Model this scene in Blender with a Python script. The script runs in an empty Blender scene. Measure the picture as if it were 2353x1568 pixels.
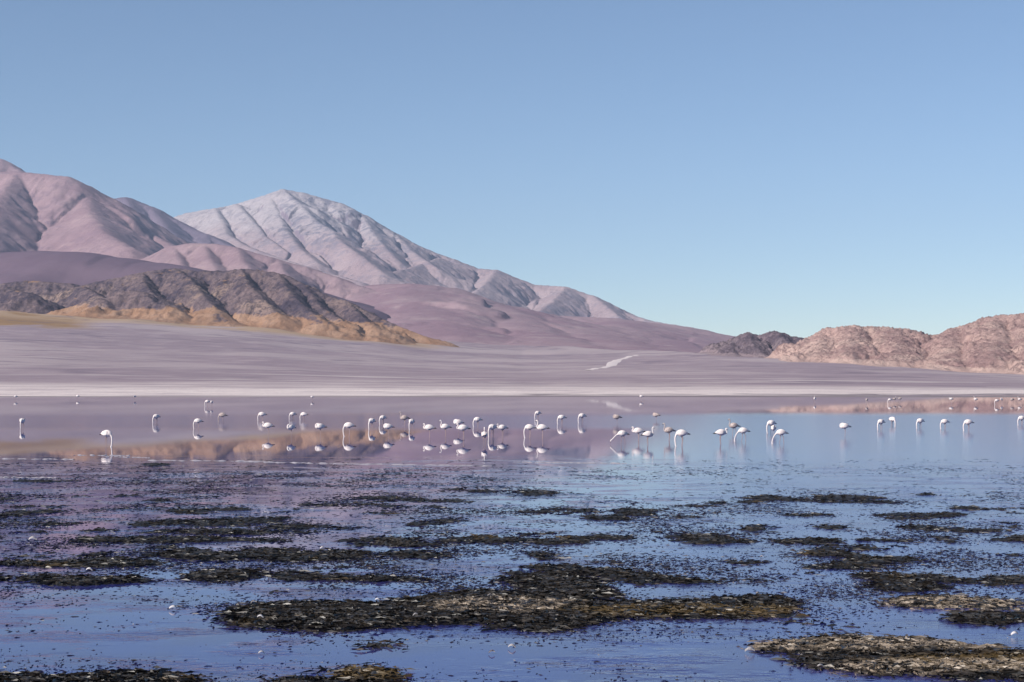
import bpy, bmesh, math, random
import numpy as np
from mathutils import Vector

# ------------------------------------------------------------------ camera, sky, sun, exposure
S = bpy.context.scene
COL = S.collection
CAM_H = 3.2                      # eye height over the water, standing on the bank
F = 1706.7                       # focal length in pixels of a 1024 px wide picture
K = 1024.0 / 2353.0              # overview units -> pixels
HOR = 876.0                      # horizon row in overview units

cam_d = bpy.data.cameras.new('camera')
cam = bpy.data.objects.new('camera', cam_d); COL.objects.link(cam)
cam.location = (0, 0, CAM_H); cam.rotation_euler = (math.radians(90), 0, 0)
cam_d.sensor_width = 36.0; cam_d.lens = 36.0 * F / 1024.0
cam_d.shift_y = (HOR * K - 341.0) / 1024.0
cam_d.clip_start = 0.5; cam_d.clip_end = 60000
S.camera = cam

SUN_EL, SUN_AZ = 30.0, -124.0    # azimuth clockwise from the view direction (+y)
sd = Vector((math.sin(math.radians(SUN_AZ)) * math.cos(math.radians(SUN_EL)),
             math.cos(math.radians(SUN_AZ)) * math.cos(math.radians(SUN_EL)),
             math.sin(math.radians(SUN_EL))))
w = bpy.data.worlds.new('World'); S.world = w; w.use_nodes = True
nt = w.node_tree; nt.nodes.clear()
sky = nt.nodes.new('ShaderNodeTexSky'); sky.sky_type = 'NISHITA'; sky.sun_disc = False
sky.sun_elevation = math.radians(SUN_EL); sky.sun_rotation = math.radians(SUN_AZ)
sky.altitude = 2500; sky.air_density = 1.0; sky.dust_density = 0.9; sky.ozone_density = 2.4
bg = nt.nodes.new('ShaderNodeBackground'); bg.inputs['Strength'].default_value = 0.064
wo = nt.nodes.new('ShaderNodeOutputWorld')
nt.links.new(sky.outputs[0], bg.inputs[0]); nt.links.new(bg.outputs[0], wo.inputs[0])
sl = bpy.data.lights.new('sun', 'SUN'); sl.energy = 3.3; sl.angle = math.radians(0.5); sl.color = (1.0, 0.94, 0.86)
so = bpy.data.objects.new('sun', sl); COL.objects.link(so)
so.rotation_euler = (-sd).to_track_quat('-Z', 'Y').to_euler(); so.location = (0, 0, 50)
vs = S.view_settings; vs.view_transform = 'Standard'; vs.look = 'None'; vs.gamma = 1.0; vs.exposure = 0.9
vs.use_curve_mapping = False
S.render.resolution_x = 1024; S.render.resolution_y = 682

rng = np.random.default_rng(11); random.seed(5)

# ------------------------------------------------------------------ helpers
def smooth(a, b, x):
    t = np.clip((x - a) / (b - a), 0, 1); return t * t * (3 - 2 * t)

_perm = np.random.default_rng(3).permutation(4096)
_ang = np.random.default_rng(4).random(4096) * 2 * np.pi
_gx, _gy = np.cos(_ang), np.sin(_ang)
def perlin(x, y, seed=0):
    xi = np.floor(x).astype(np.int64); yi = np.floor(y).astype(np.int64)
    xf = x - xi; yf = y - yi
    u = xf**3 * (xf * (xf * 6 - 15) + 10); v = yf**3 * (yf * (yf * 6 - 15) + 10)
    def g(ix, iy, dx, dy):
        h = _perm[(_perm[(ix + seed * 131) & 4095] + iy) & 4095]
        return _gx[h] * dx + _gy[h] * dy
    a = g(xi, yi, xf, yf); b = g(xi + 1, yi, xf - 1, yf)
    c = g(xi, yi + 1, xf, yf - 1); d = g(xi + 1, yi + 1, xf - 1, yf - 1)
    return ((a + u * (b - a)) + v * ((c + u * (d - c)) - (a + u * (b - a)))) * 1.5
def fbm(x, y, oct=5, seed=0, gain=0.5):
    s = 0; a = 1; f = 1; n = 0
    for o in range(oct):
        s = s + a * perlin(x * f + o * 17.3, y * f + o * 5.1, seed + o); n += a; a *= gain; f *= 2.03
    return s / n
def ridged(x, y, oct=5, seed=0, gain=0.5):
    s = 0; a = 1; f = 1; n = 0
    for o in range(oct):
        s = s + a * (1 - 2 * np.abs(perlin(x * f + o * 13.7, y * f + o * 7.9, seed + o))); n += a; a *= gain; f *= 2.07
    return s / n

def wp(px, py, depth):           # a traced outline point given its own real distance
    return (K * px - 512) / F * depth, depth, CAM_H + (HOR - py) * K / F * depth
def gp(px, py):                  # a point on the lagoon surface
    d = CAM_H * F / ((py - HOR) * K); return (K * px - 512) / F * d, d

def mesh_obj(name, V, Fc, mat, smoothed=True, kind=None, label=None, cat=None, parent=None):
    me = bpy.data.meshes.new(name)
    V = np.asarray(V, dtype=np.float32); Fc = np.asarray(Fc, dtype=np.int32)
    n = Fc.shape[1]
    me.vertices.add(len(V)); me.vertices.foreach_set('co', V.ravel())
    me.loops.add(Fc.size); me.loops.foreach_set('vertex_index', Fc.ravel())
    me.polygons.add(len(Fc)); me.polygons.foreach_set('loop_start', np.arange(0, Fc.size, n, dtype=np.int32))
    me.polygons.foreach_set('loop_total', np.full(len(Fc), n, dtype=np.int32))
    me.update(calc_edges=True); me.validate()
    if smoothed: me.polygons.foreach_set('use_smooth', np.ones(len(me.polygons), dtype=bool))
    me.materials.append(mat)
    o = bpy.data.objects.new(name, me); COL.objects.link(o)
    tag(o, label, cat, None, kind)
    if parent: o.parent = parent
    return o
def tag(o, label=None, cat=None, group=None, kind=None):
    if label: o['label'] = label
    if cat: o['category'] = cat
    if group: o['group'] = group
    if kind: o['kind'] = kind
def grid_faces(ny, nx, keep=None):
    i = np.arange(ny * nx).reshape(ny, nx)
    f = np.stack([i[:-1, :-1], i[:-1, 1:], i[1:, 1:], i[1:, :-1]], -1).reshape(-1, 4)
    if keep is not None:
        k = keep.reshape(ny, nx)
        kf = (k[:-1, :-1] | k[:-1, 1:] | k[1:, 1:] | k[1:, :-1]).reshape(-1); f = f[kf]
    return f
def compact(V, f):
    u, inv = np.unique(f, return_inverse=True); return V[u], inv.reshape(f.shape)

class Mat:
    def __init__(s, name):
        s.m = bpy.data.materials.new(name); s.m.use_nodes = True
        s.n = s.m.node_tree.nodes; s.l = s.m.node_tree.links; s.n.clear()
        s.out = s.n.new('ShaderNodeOutputMaterial'); s.b = s.n.new('ShaderNodeBsdfPrincipled')
        s.l.new(s.b.outputs[0], s.out.inputs[0])
        s.geo = s.n.new('ShaderNodeNewGeometry')
        s.b.inputs['Roughness'].default_value = 0.9
        s.b.inputs['Specular IOR Level'].default_value = 0.15
    def link(s, a, b): s.l.new(a, b)
    def pos(s, sx=1, sy=1, sz=1):
        v = s.n.new('ShaderNodeVectorMath'); v.operation = 'MULTIPLY'
        s.link(s.geo.outputs['Position'], v.inputs[0]); v.inputs[1].default_value = (sx, sy, sz); return v.outputs[0]
    def noise(s, vec, scale, detail=6, rough=0.55, dist=0.0):
        t = s.n.new('ShaderNodeTexNoise'); t.inputs['Scale'].default_value = scale
        t.inputs['Detail'].default_value = detail; t.inputs['Roughness'].default_value = rough
        t.inputs['Distortion'].default_value = dist
        s.link(vec, t.inputs['Vector']); return t.outputs['Fac']
    def vor(s, vec, scale, feature='F1'):
        t = s.n.new('ShaderNodeTexVoronoi'); t.feature = feature; t.inputs['Scale'].default_value = scale
        s.link(vec, t.inputs['Vector']); return t.outputs['Distance']
    def ramp(s, fac, a, b, lo=0.0, hi=1.0):
        r = s.n.new('ShaderNodeMapRange'); r.interpolation_type = 'SMOOTHSTEP'
        r.inputs[1].default_value = a; r.inputs[2].default_value = b; r.inputs[3].default_value = lo; r.inputs[4].default_value = hi
        s.link(fac, r.inputs[0]); return r.outputs[0]
    def math(s, op, a, b=None):
        m = s.n.new('ShaderNodeMath'); m.operation = op
        for i, v in enumerate((a, b)):
            if v is None: continue
            if isinstance(v, (int, float)): m.inputs[i].default_value = v
            else: s.link(v, m.inputs[i])
        return m.outputs[0]
    def mix(s, fac, a, b):
        m = s.n.new('ShaderNodeMix'); m.data_type = 'RGBA'
        if isinstance(fac, (int, float)): m.inputs[0].default_value = fac
        else: s.link(fac, m.inputs[0])
        for i, v in ((6, a), (7, b)):
            if isinstance(v, tuple): m.inputs[i].default_value = (*v, 1)
            else: s.link(v, m.inputs[i])
        return m.outputs[2]
    def sep(s, which, vec=None):
        x = s.n.new('ShaderNodeSeparateXYZ'); s.link(vec if vec is not None else s.geo.outputs['Position'], x.inputs[0]); return x.outputs[which]
    def color(s, c):
        if isinstance(c, tuple): s.b.inputs['Base Color'].default_value = (*c, 1)
        else: s.link(c, s.b.inputs['Base Color'])
    def bump(s, h, dist, strength=1.0):
        b = s.n.new('ShaderNodeBump'); b.inputs['Distance'].default_value = dist
        if isinstance(strength, float): b.inputs['Strength'].default_value = strength
        else: s.link(strength, b.inputs['Strength'])
        s.link(h, b.inputs['Height']); s.link(b.outputs[0], s.b.inputs['Normal'])

# ------------------------------------------------------------------ the plain
_bu = (np.array([-600, 0, 300, 600, 985, 1200, 1640, 1900, 2100, 2353, 3000]) * K - 512) / F
_ba = (HOR - np.array([700, 716, 733, 752, 783, 794, 813, 829, 843, 859, 868])) * K / F
_br = np.array([2900, 2900, 2900, 2950, 3200, 3300, 2300, 2000, 1850, 1750, 1700.])
SHORE = 346.0
def ground_z(X, Y):
    u = X / np.maximum(Y, 50.0)
    ang = np.interp(u, _bu, _ba); R = np.interp(u, _bu, _br)
    ze = CAM_H + ang * R
    t = (Y - SHORE) / (R - SHORE)
    tt = np.clip(t, 0, 1)
    z = ze * (0.10 * tt + 0.90 * tt**2)
    over = np.maximum(Y - R, 0)
    z = z + over * np.interp(u, _bu, np.where(_ba > 0.012, 0.012, 0.004))
    z = np.where(t < 0, np.maximum((Y - SHORE) * 0.004, -0.3), z)
    n = fbm(X / 160, Y / 160, 4, 40)
    z = z + n * np.interp(Y, [250, 346, 600, 1500, 4000], [0.05, 0.16, 0.5, 3.0, 7.0])
    # small salt-crust ledges along the shore
    z = z + 0.16 * smooth(346, 420, Y) * (1 - smooth(800, 1100, Y)) * np.clip(fbm(X / 14, Y / 22, 4, 52) * 2.2, -0.4, 1)
    # the bank the photographer stands on
    z = z + (1.9 + 0.2 * fbm(X / 9, Y / 9, 3, 9)) * (1 - smooth(3, 15, Y))
    return z

def plain_material():
    m = Mat('gravel_plain_and_salt')
    p = m.pos()
    n1 = m.noise(m.pos(1, 0.8, 1), 0.0028, 8, 0.55)
    n2 = m.noise(p, 0.03, 6, 0.6)
    n3 = m.noise(p, 0.9, 6, 0.7)
    grav = m.mix(m.ramp(n1, 0.44, 0.58), (0.285, 0.218, 0.245), (0.39, 0.312, 0.322))
    grav = m.mix(m.ramp(n2, 0.42, 0.70, 0, 0.55), grav, (0.43, 0.34, 0.35))
    # tan grass on the upper fan to the left
    y = m.sep(1); x = m.sep(0)
    u = m.math('DIVIDE', x, y)
    hi = m.math('ADD', m.ramp(y, 2050, 2500), m.math('MULTIPLY', m.noise(m.pos(1, 0.5, 1), 0.006, 6, 0.65), 1.0))
    gm = m.math('MULTIPLY', m.ramp(hi, 1.28, 1.48), m.ramp(u, -0.262, -0.236, 1, 0))
    grav = m.mix(gm, grav, (0.30, 0.18, 0.085))
    # thin tan fringe under the rocky hill
    fr = m.math('MULTIPLY', m.ramp(y, 2620, 2860), m.ramp(u, -0.06, -0.03, 1, 0))
    fr = m.math('MULTIPLY', fr, m.ramp(m.noise(p, 0.01, 6, 0.6), 0.3, 0.5))
    grav = m.mix(fr, grav, (0.42, 0.29, 0.19))
    # dark wet drainage lines across the fan
    ln = m.math('ABSOLUTE', m.math('SUBTRACT', m.noise(m.pos(0.35, 1, 1), 0.0045, 4, 0.5), 0.5))
    grav = m.mix(m.ramp(ln, 0.002, 0.014, 0.45, 0.0), grav, (0.13, 0.10, 0.14))
    # salt crust near the shore
    sn = m.math('ADD', m.math('MULTIPLY', m.noise(m.pos(0.5, 1, 1), 0.012, 7, 0.6), 360.0), y)
    salt = m.mix(m.ramp(n3, 0.35, 0.7), (0.62, 0.515, 0.49), (0.80, 0.69, 0.65))
    salt = m.mix(m.ramp(m.noise(m.pos(0.35, 1, 1), 0.05, 8, 0.7), 0.50, 0.62, 0, 0.8), salt, (0.42, 0.34, 0.355))
    stk = m.math('SUBTRACT', m.noise(m.pos(0.22, 1, 1), 0.016, 7, 0.6), m.ramp(y, 500, 1500, 0.0, 0.16))
    grav = m.mix(m.ramp(stk, 0.50, 0.60, 0, 0.75), grav, (0.55, 0.465, 0.45))
    c = m.mix(m.ramp(sn, 620, 900, 1, 0), grav, salt)
    mud = m.mix(m.ramp(m.sep(2), 0.01, 0.12, 1, 0), c, (0.22, 0.18, 0.19))
    m.color(mud)
    m.bump(m.noise(p, 0.5, 8, 0.7), 0.25, 0.5)
    return m.m
M_PLAIN = plain_material()
def build_ground():
    # finer where the picture looks, coarse towards the sides and behind
    ys = np.concatenate([np.linspace(-3000, -50, 14), np.linspace(-30, 40, 36), np.linspace(48, 320, 30),
                         np.linspace(324, 1100, 260), np.geomspace(1106, 3600, 230), np.geomspace(3660, 14500, 60)])
    t = np.linspace(-1, 1, 401)
    xs = np.sign(t) * (1100 * np.abs(t)**1.25 + 13400 * np.abs(t)**14)
    X, Y = np.meshgrid(xs, ys)
    Z = ground_z(X, Y)
    V = np.stack([X, Y, Z], -1).reshape(-1, 3)
    return mesh_obj('ground', V, grid_faces(len(ys), len(xs)), M_PLAIN, kind='structure',
                    label='lilac gravel plain with a white salt crust along the far shore', cat='ground')
build_ground()

# pale vehicle track crossing the plain
def build_track():
    pts = [(1352, 851), (1385, 846), (1402, 841), (1410, 833), (1420, 827), (1440, 822), (1462, 816)]
    C = []
    for (px, py) in pts:                     # march along the view ray to find the ground there
        u = (K * px - 512) / F; a = (HOR - py) * K / F
        d = np.linspace(420, 3200, 5600); z = ground_z(u * d, d)
        hit = np.argmax(z >= CAM_H + a * d); C.append((u * d[hit], d[hit]))
    C = np.array(C); tt = np.linspace(0, len(C) - 1, 90)
    cx = np.interp(tt, range(len(C)), C[:, 0]); cy = np.interp(tt, range(len(C)), C[:, 1])
    wd = 2.6 + 2.6 * np.interp(tt, [0, 2, 3, 4, 6], [0.3, 0.6, 1.8, 1.0, 0.4]) * (1 + 0.3 * fbm(tt * 2, tt * 0, 3, 8))
    dx = np.gradient(cx); dy = np.gradient(cy); L = np.hypot(dx, dy); nx, ny = -dy / L, dx / L
    rows = []
    for s in np.linspace(-1, 1, 5):
        x = cx + nx * wd * s; y = cy + ny * wd * s
        rows.append(np.stack([x, y, ground_z(x, y) + 0.35 - 0.3 * s * s], -1))
    V = np.stack(rows, 0).reshape(-1, 3)
    m = Mat('pale_track'); m.color(m.mix(m.noise(m.pos(), 0.2), (0.58, 0.49, 0.48), (0.72, 0.62, 0.60)))
    mesh_obj('track', V, grid_faces(5, 90), m.m, kind='structure', label='pale vehicle track bending across the far plain', cat='track')
build_track()

# ------------------------------------------------------------------ mountains and hills
def rock_material(name, a, b, rock, scale, steep=(0.80, 0.62), top=None, pale=None, bump=2.0, fine=0.05, dark=None):
    m = Mat(name); p = m.pos()
    c = m.mix(m.ramp(m.noise(p, scale, 8, 0.6), 0.38, 0.64), a, b)
    if pale: c = m.mix(m.ramp(m.noise(m.pos(1, 1, 2.2), scale * 2.6, 8, 0.65, 0.6), 0.53, 0.70, 0, 0.8), c, pale)
    nz = m.sep(2, m.geo.outputs['Normal'])
    st = m.math('ADD', nz, m.math('MULTIPLY', m.math('SUBTRACT', m.noise(p, scale * 5, 8, 0.7), 0.5), 0.45))
    if top:
        z0, z1, tc = top
        zz = m.math('ADD', m.sep(2), m.math('MULTIPLY', m.noise(p, scale * 3, 8, 0.65), 300.0))
        c = m.mix(m.ramp(zz, z0 + 150, z1 + 150), c, tc)
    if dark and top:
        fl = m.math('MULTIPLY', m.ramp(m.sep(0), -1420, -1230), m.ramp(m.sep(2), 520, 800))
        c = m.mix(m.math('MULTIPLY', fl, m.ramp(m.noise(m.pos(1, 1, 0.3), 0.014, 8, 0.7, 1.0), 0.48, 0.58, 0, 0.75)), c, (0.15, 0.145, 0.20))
    if dark: c = m.mix(m.ramp(m.noise(m.pos(1, 1, 0.45), scale * 4.5, 9, 0.7, 0.8), 0.50, 0.60, 0, 0.42), c, dark)
    c = m.mix(m.ramp(st, steep[1], steep[0], 1, 0), c, rock)
    m.color(c)
    m.bump(m.noise(p, fine, 10, 0.75), bump, 0.8)
    return m.m

def ridge_field(X, Y, ridges, k, rnd):
    best = np.full(X.shape, -1e9); D = np.zeros_like(X); Sx = np.zeros_like(X); Zr = np.zeros_like(X)
    for ri, r in enumerate(ridges):
        kk = k
        if isinstance(r, tuple): kk, r = r
        P = np.array([wp(*q) for q in r]); s0 = ri * 7919.0
        for i in range(len(P) - 1):
            a, b = P[i], P[i + 1]; ab = b[:2] - a[:2]; L2 = ab @ ab + 1e-9
            t = np.clip(((X - a[0]) * ab[0] + (Y - a[1]) * ab[1]) / L2, 0, 1)
            d = np.hypot(X - a[0] - t * ab[0], Y - a[1] - t * ab[1]); z = a[2] + t * (b[2] - a[2])
            h = z - kk * (np.sqrt(d * d + rnd * rnd) - rnd); mk = h > best
            best = np.where(mk, h, best); D = np.where(mk, d, D); Zr = np.where(mk, z, Zr)
            Sx = np.where(mk, s0 + t * math.sqrt(L2), Sx); s0 += math.sqrt(L2)
    return best, D, Sx, Zr

def erode(H, fixed, dx, dy, iters, Kc, diff):
    """running water: each cell drains to its steepest neighbour, channels cut down towards it"""
    ny, nx = H.shape; N = ny * nx
    idx = np.arange(N).reshape(ny, nx)
    nb = [(0, 1, dx), (0, -1, dx), (1, 0, dy), (-1, 0, dy)] + [(a, b, math.hypot(dx, dy)) for a in (1, -1) for b in (1, -1)]
    fx = fixed.copy(); fx[0] = fx[-1] = True; fx[:, 0] = fx[:, -1] = True; fl = fx.ravel()
    for it in range(iters):
        best = np.zeros((ny, nx)); rc = idx.copy()
        for a, b, d in nb:
            sl = (H - np.roll(np.roll(H, -a, 0), -b, 1)) / d
            mk = sl > best; best = np.where(mk, sl, best); rc = np.where(mk, np.roll(np.roll(idx, -a, 0), -b, 1), rc)
        rc = rc.ravel(); rc[fl] = np.arange(N)[fl]
        h = H.ravel(); act = np.nonzero(rc != np.arange(N))[0]
        order = act[np.argsort(-h[act])].tolist(); r = rc.tolist(); A = [1.0] * N
        for i in order: A[r[i]] += A[i]
        f = (Kc * np.sqrt(np.minimum(np.array(A), 4000.0))).tolist(); hl = h.tolist()
        for i in reversed(order): hl[i] = (hl[i] + f[i] * hl[r[i]]) / (1 + f[i])
        H2 = np.array(hl).reshape(ny, nx)
        if diff:
            L = np.zeros_like(H2); L[1:-1, 1:-1] = (H2[1:-1, :-2] + H2[1:-1, 2:] + H2[:-2, 1:-1] + H2[2:, 1:-1]) / 4 - H2[1:-1, 1:-1]
            H2 = H2 + diff * L
        H = np.where(fx, H, H2)
    return H

def mountain(name, ridges, k, mat, label, step, pad, foot, gully, crag, seed, concave=0.0, xlim=None, ypad=None, warp=0.35, crest=0.12, rr=0.5, ero=(8, 0.012, 0.12), apron=False):
    pts = np.array([wp(*q) for r in ridges for q in (r[1] if isinstance(r, tuple) else r)])
    x0, x1 = pts[:, 0].min() - pad, pts[:, 0].max() + pad
    yp = ypad or pad
    y0, y1 = pts[:, 1].min() - yp, pts[:, 1].max() + pad * 0.5
    if xlim: x0, x1 = max(x0, xlim[0]), min(x1, xlim[1])
    nx, ny = int((x1 - x0) / step[0]) + 2, int((y1 - y0) / step[1]) + 2
    X, Y = np.meshgrid(np.linspace(x0, x1, nx), np.linspace(y0, y1, ny))
    lam, amp = gully; rnd = lam * rr
    wx = fbm(X / (lam * 4), Y / (lam * 4), 4, seed) * lam * 4 * warp; wy = fbm(X / (lam * 4), Y / (lam * 4), 4, seed + 9) * lam * 4 * warp
    h0, D0, _, _ = ridge_field(X, Y, ridges, k, rnd)
    ev = smooth(0, lam * 2.0, D0)
    h, D, Sx, Zr = ridge_field(X + wx * ev, Y + wy * ev, ridges, k, rnd)
    if concave: h = h + concave * k * D * smooth(0, 1, D * k / np.maximum(Zr, 50)) 
    j = fbm(X / (lam * 1.7), Y / (lam * 1.7), 3, seed + 5)
    g = 0.6 * ridged(Sx / lam + 0.5 * j, D / (lam * 4.0), 3, seed + 3, 0.5) + 0.7 * ridged(Sx / (lam * 2.9) + 0.4 * j, D / (lam * 7.0), 2, seed + 4, 0.5)
    env = smooth(0, lam * 1.6, D) * (0.25 + 0.75 * smooth(-0.25, 0.3, fbm(X / (lam * 5), Y / (lam * 5), 3, seed + 7)))
    h = h + amp * (g - 0.45) * env
    cl, ca = crag
    h = h + ca * (ridged(X / cl, Y / cl, 6, seed + 21, 0.55) * 0.6 + fbm(X / (cl * .45), Y / (cl * .45), 5, seed + 31, 0.6) * 0.6) * (crest + (1 - crest) * smooth(0, lam * 0.8, D))
    G = ground_z(X, Y)
    e = (h - G) / foot
    Z = G + foot * np.where(e > 25, e, np.log1p(np.exp(np.clip(e, -30, 25)))) - foot * 0.22
    if ero:
        sx, sy = (x1 - x0) / (nx - 1), (y1 - y0) / (ny - 1)
        Z = erode(Z, e < (1.1 if apron else 0.15), sx, sy, *ero)
        Z = Z + ca * 0.30 * fbm(X / (cl * .16), Y / (cl * .16), 3, seed + 41, 0.6) * smooth(0.6, 2.0, e)
    keep = (Z > G - foot * 0.21) & (e > -3.2)
    V = np.stack([X, Y, Z], -1).reshape(-1, 3)
    f0 = grid_faces(ny, nx, keep); used = np.unique(f0)
    V, f = compact(V, f0)
    o = mesh_obj(name, V, f, mat, kind='structure', label=label, cat=name.replace('_', ' '))
    at = o.data.attributes.new('soil', 'FLOAT', 'POINT')          # loose soil gathers low on the flanks
    at.data.foreach_set('value', (1 - smooth(0.9, 2.6, e)).ravel()[used].astype(np.float32))
    return o

# main pale peak
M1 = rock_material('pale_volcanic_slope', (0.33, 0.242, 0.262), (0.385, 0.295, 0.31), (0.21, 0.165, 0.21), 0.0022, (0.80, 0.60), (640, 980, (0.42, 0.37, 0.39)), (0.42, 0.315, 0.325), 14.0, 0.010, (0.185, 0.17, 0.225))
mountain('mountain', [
    [(380, 505, 10300), (430, 487, 10150), (495, 476, 10000), (520, 472, 10100), (580, 455, 10100), (650, 432, 10000)],
    [(650, 432, 10000), (700, 441, 10000), (780, 463, 9950), (830, 489, 9900), (900, 530, 9850), (980, 570, 9800), (1040, 592, 9750), (1100, 615, 9700), (1140, 617, 9650), (1230, 652, 9600), (1300, 656, 9500), (1360, 676, 9450), (1420, 711, 9400), (1500, 735, 9300), (1590, 750, 9200), (1645, 772, 9150), (1760, 778, 9100)],
    [(650, 434, 9990), (690, 466, 9600), (725, 506, 9250), (768, 530, 8950), (774, 546, 8750), (838, 592, 8300), (880, 625, 7900)],
    [(620, 448, 9950), (640, 482, 9600), (652, 520, 9200), (690, 570, 8700), (730, 602, 8250)],
    [(495, 478, 9900), (511, 507, 9550), (520, 534, 9250), (560, 560, 8800), (640, 590, 8300), (740, 620, 7900), (830, 645, 7600)],
    [(545, 466, 9950), (575, 500, 9550), (610, 540, 9100), (660, 575, 8700)],
    [(830, 490, 9880), (870, 550, 9400), (915, 600, 8900)],
    [(900, 530, 9850), (950, 578, 9400), (1000, 612, 8900)],
    [(1010, 590, 9700), (960, 608, 8900), (905, 622, 8500), (870, 640, 8200)],
    [(1140, 618, 9600), (1110, 655, 8900), (1060, 690, 8300)],
    [(1300, 657, 9480), (1270, 690, 8900), (1230, 720, 8400)],
    [(1360, 676, 9440), (1400, 706, 9000), (1440, 742, 8500)],
], 0.60, M1, 'tall pale volcano with a blue-shaded flank and a long slope falling right', (6.5, 11.0), 1250, 26, (130, 34), (200, 16), 100, warp=0.25, rr=0.12, ero=(9, 0.016, 0.10))

# brown-pink mountain rising out of the frame on the left, with the peaks behind it
M2 = rock_material('pink_brown_slope', (0.275, 0.178, 0.205), (0.34, 0.228, 0.25), (0.16, 0.112, 0.148), 0.003, (0.78, 0.58), None, (0.38, 0.262, 0.27), 10.0, 0.012, (0.205, 0.138, 0.18))
mountain('mountain', [
    [(-500, 300, 9600), (-250, 320, 9300), (-90, 335, 9100), (0, 361, 9000), (45, 388, 8900), (110, 440, 8700)],
], 0.62, M2, 'dark far summit cut by the left edge of the picture', (10, 16), 1300, 26, (150, 30), (200, 12), 140, rr=0.12)
mountain('mountain', [
    [(-420, 400, 7900), (-200, 402, 7700), (-60, 392, 7500), (40, 390, 7450), (100, 395, 7400), (152, 401, 7350), (195, 430, 7350), (240, 458, 7300), (280, 492, 7250), (325, 522, 7200), (400, 560, 7000), (470, 585, 6800)],
    [(196, 431, 7340), (205, 480, 6950), (240, 530, 6450), (300, 565, 6000)],
    [(-150, 398, 7600), (-160, 470, 7000), (-190, 540, 6400)],
    [(40, 391, 7440), (10, 430, 7100), (-30, 500, 6600), (-60, 545, 6200)],
], 0.62, M2, 'broad pink-brown mountain with a flat shoulder at the left edge', (6.5, 10), 1000, 40, (150, 26), (200, 12), 160, warp=0.25, rr=0.2, ero=(8, 0.010, 0.15))
M3 = rock_material('blue_grey_slope', (0.155, 0.122, 0.175), (0.195, 0.152, 0.205), (0.11, 0.092, 0.145), 0.003, (0.80, 0.60), None, None, 8.0, 0.012)
mountain('mountain', [
    [(150, 470, 8900), (240, 456, 8800), (290, 450, 8750), (340, 470, 8700), (400, 502, 8600), (470, 534, 8450), (540, 566, 8300), (600, 596, 8100)],
    [(290, 451, 8740), (310, 500, 8300), (350, 550, 7800)],
    [(345, 473, 8690), (390, 530, 8200), (440, 575, 7700)],
], 0.55, M3, 'rounded blue-grey peak between the left mountain and the volcano', (7, 12), 1300, 26, (110, 18), (160, 8), 180, warp=0.2, rr=0.2)

# foothills in front of the high mountains
M4 = rock_material('mauve_foothill', (0.265, 0.175, 0.20), (0.325, 0.222, 0.242), (0.145, 0.10, 0.13), 0.006, (0.84, 0.64), None, (0.36, 0.255, 0.255), 5.0, 0.02)
mountain('hill', [
    [(330, 592, 5900), (390, 564, 5850), (440, 556, 5800), (500, 558, 5750), (545, 566, 5700), (620, 588, 5650), (700, 610, 5600), (770, 632, 5550), (830, 655, 5500), (900, 672, 5450)],
    [(400, 562, 5830), (410, 590, 5600), (425, 620, 5350)],
    [(470, 557, 5770), (480, 590, 5550), (500, 620, 5300)],
    [(545, 566, 5690), (560, 600, 5450), (590, 630, 5200)],
    [(640, 594, 5640), (650, 620, 5400), (680, 650, 5100)],
], 0.55, M4, 'mauve foothill with short gullies below the volcano', (4.5, 8), 620, 16, (60, 14), (80, 7), 200, warp=0.25, rr=0.2)
M5 = rock_material('dark_purple_fan', (0.140, 0.090, 0.125), (0.162, 0.107, 0.142), (0.13, 0.08, 0.12), 0.004, (0.5, 0.3), None, None, 2.0, 0.03)
mountain('hill', [
    (0.30, [(-400, 590, 5300), (-150, 584, 5200), (0, 580, 5100), (100, 575, 5050), (170, 577, 5000), (260, 590, 4950), (340, 601, 4900)]),
    (0.6, [(340, 601, 4900), (400, 612, 4850), (450, 632, 4800)]),
], 0.30, M5, 'smooth dark purple gravel slope behind the rocky hill', (9, 12), 1000, 14, (220, 8), (300, 4), 220, ero=(4, 0.003, 0.2))
M7 = rock_material('brown_mauve_slope', (0.265, 0.168, 0.20), (0.325, 0.222, 0.245), (0.19, 0.122, 0.15), 0.0035, (0.90, 0.74), None, (0.37, 0.27, 0.28), 4.0, 0.02)
mountain('hill', [
    (0.30, [(820, 668, 5600), (880, 652, 5600), (935, 650, 5550), (1000, 664, 5500), (1100, 690, 5450), (1180, 705, 5400), (1250, 726, 5350)]),
    (0.22, [(935, 651, 5540), (960, 690, 5000), (1010, 735, 4400), (1060, 770, 3900)]),
    (0.22, [(1100, 691, 5440), (1150, 725, 4900), (1220, 762, 4300), (1290, 790, 3700)]),
    (0.22, [(1230, 720, 5380), (1300, 752, 4800), (1380, 782, 4200), (1440, 800, 3700)]),
], 0.24, M7, 'low brown-mauve slopes at the foot of the volcano', (8, 12), 1300, 14, (130, 18), (140, 7), 240, warp=0.3, ero=(7, 0.008, 0.15))
mountain('hill', [
    (0.25, [(1180, 735, 6000), (1290, 724, 5950), (1380, 728, 5900), (1450, 740, 5850), (1530, 757, 5800), (1620, 773, 5700), (1720, 780, 5600), (1850, 786, 5500)]),
    (0.2, [(1400, 731, 5880), (1450, 768, 5100), (1520, 798, 4300)]),
    (0.2, [(1560, 764, 5780), (1600, 790, 5000), (1650, 808, 4300)]),
], 0.22, M7, 'long reddish-brown slope running out behind the right-hand rocks', (9, 13), 1300, 14, (140, 14), (140, 5), 260, warp=0.3, ero=(7, 0.008, 0.15))

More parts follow.
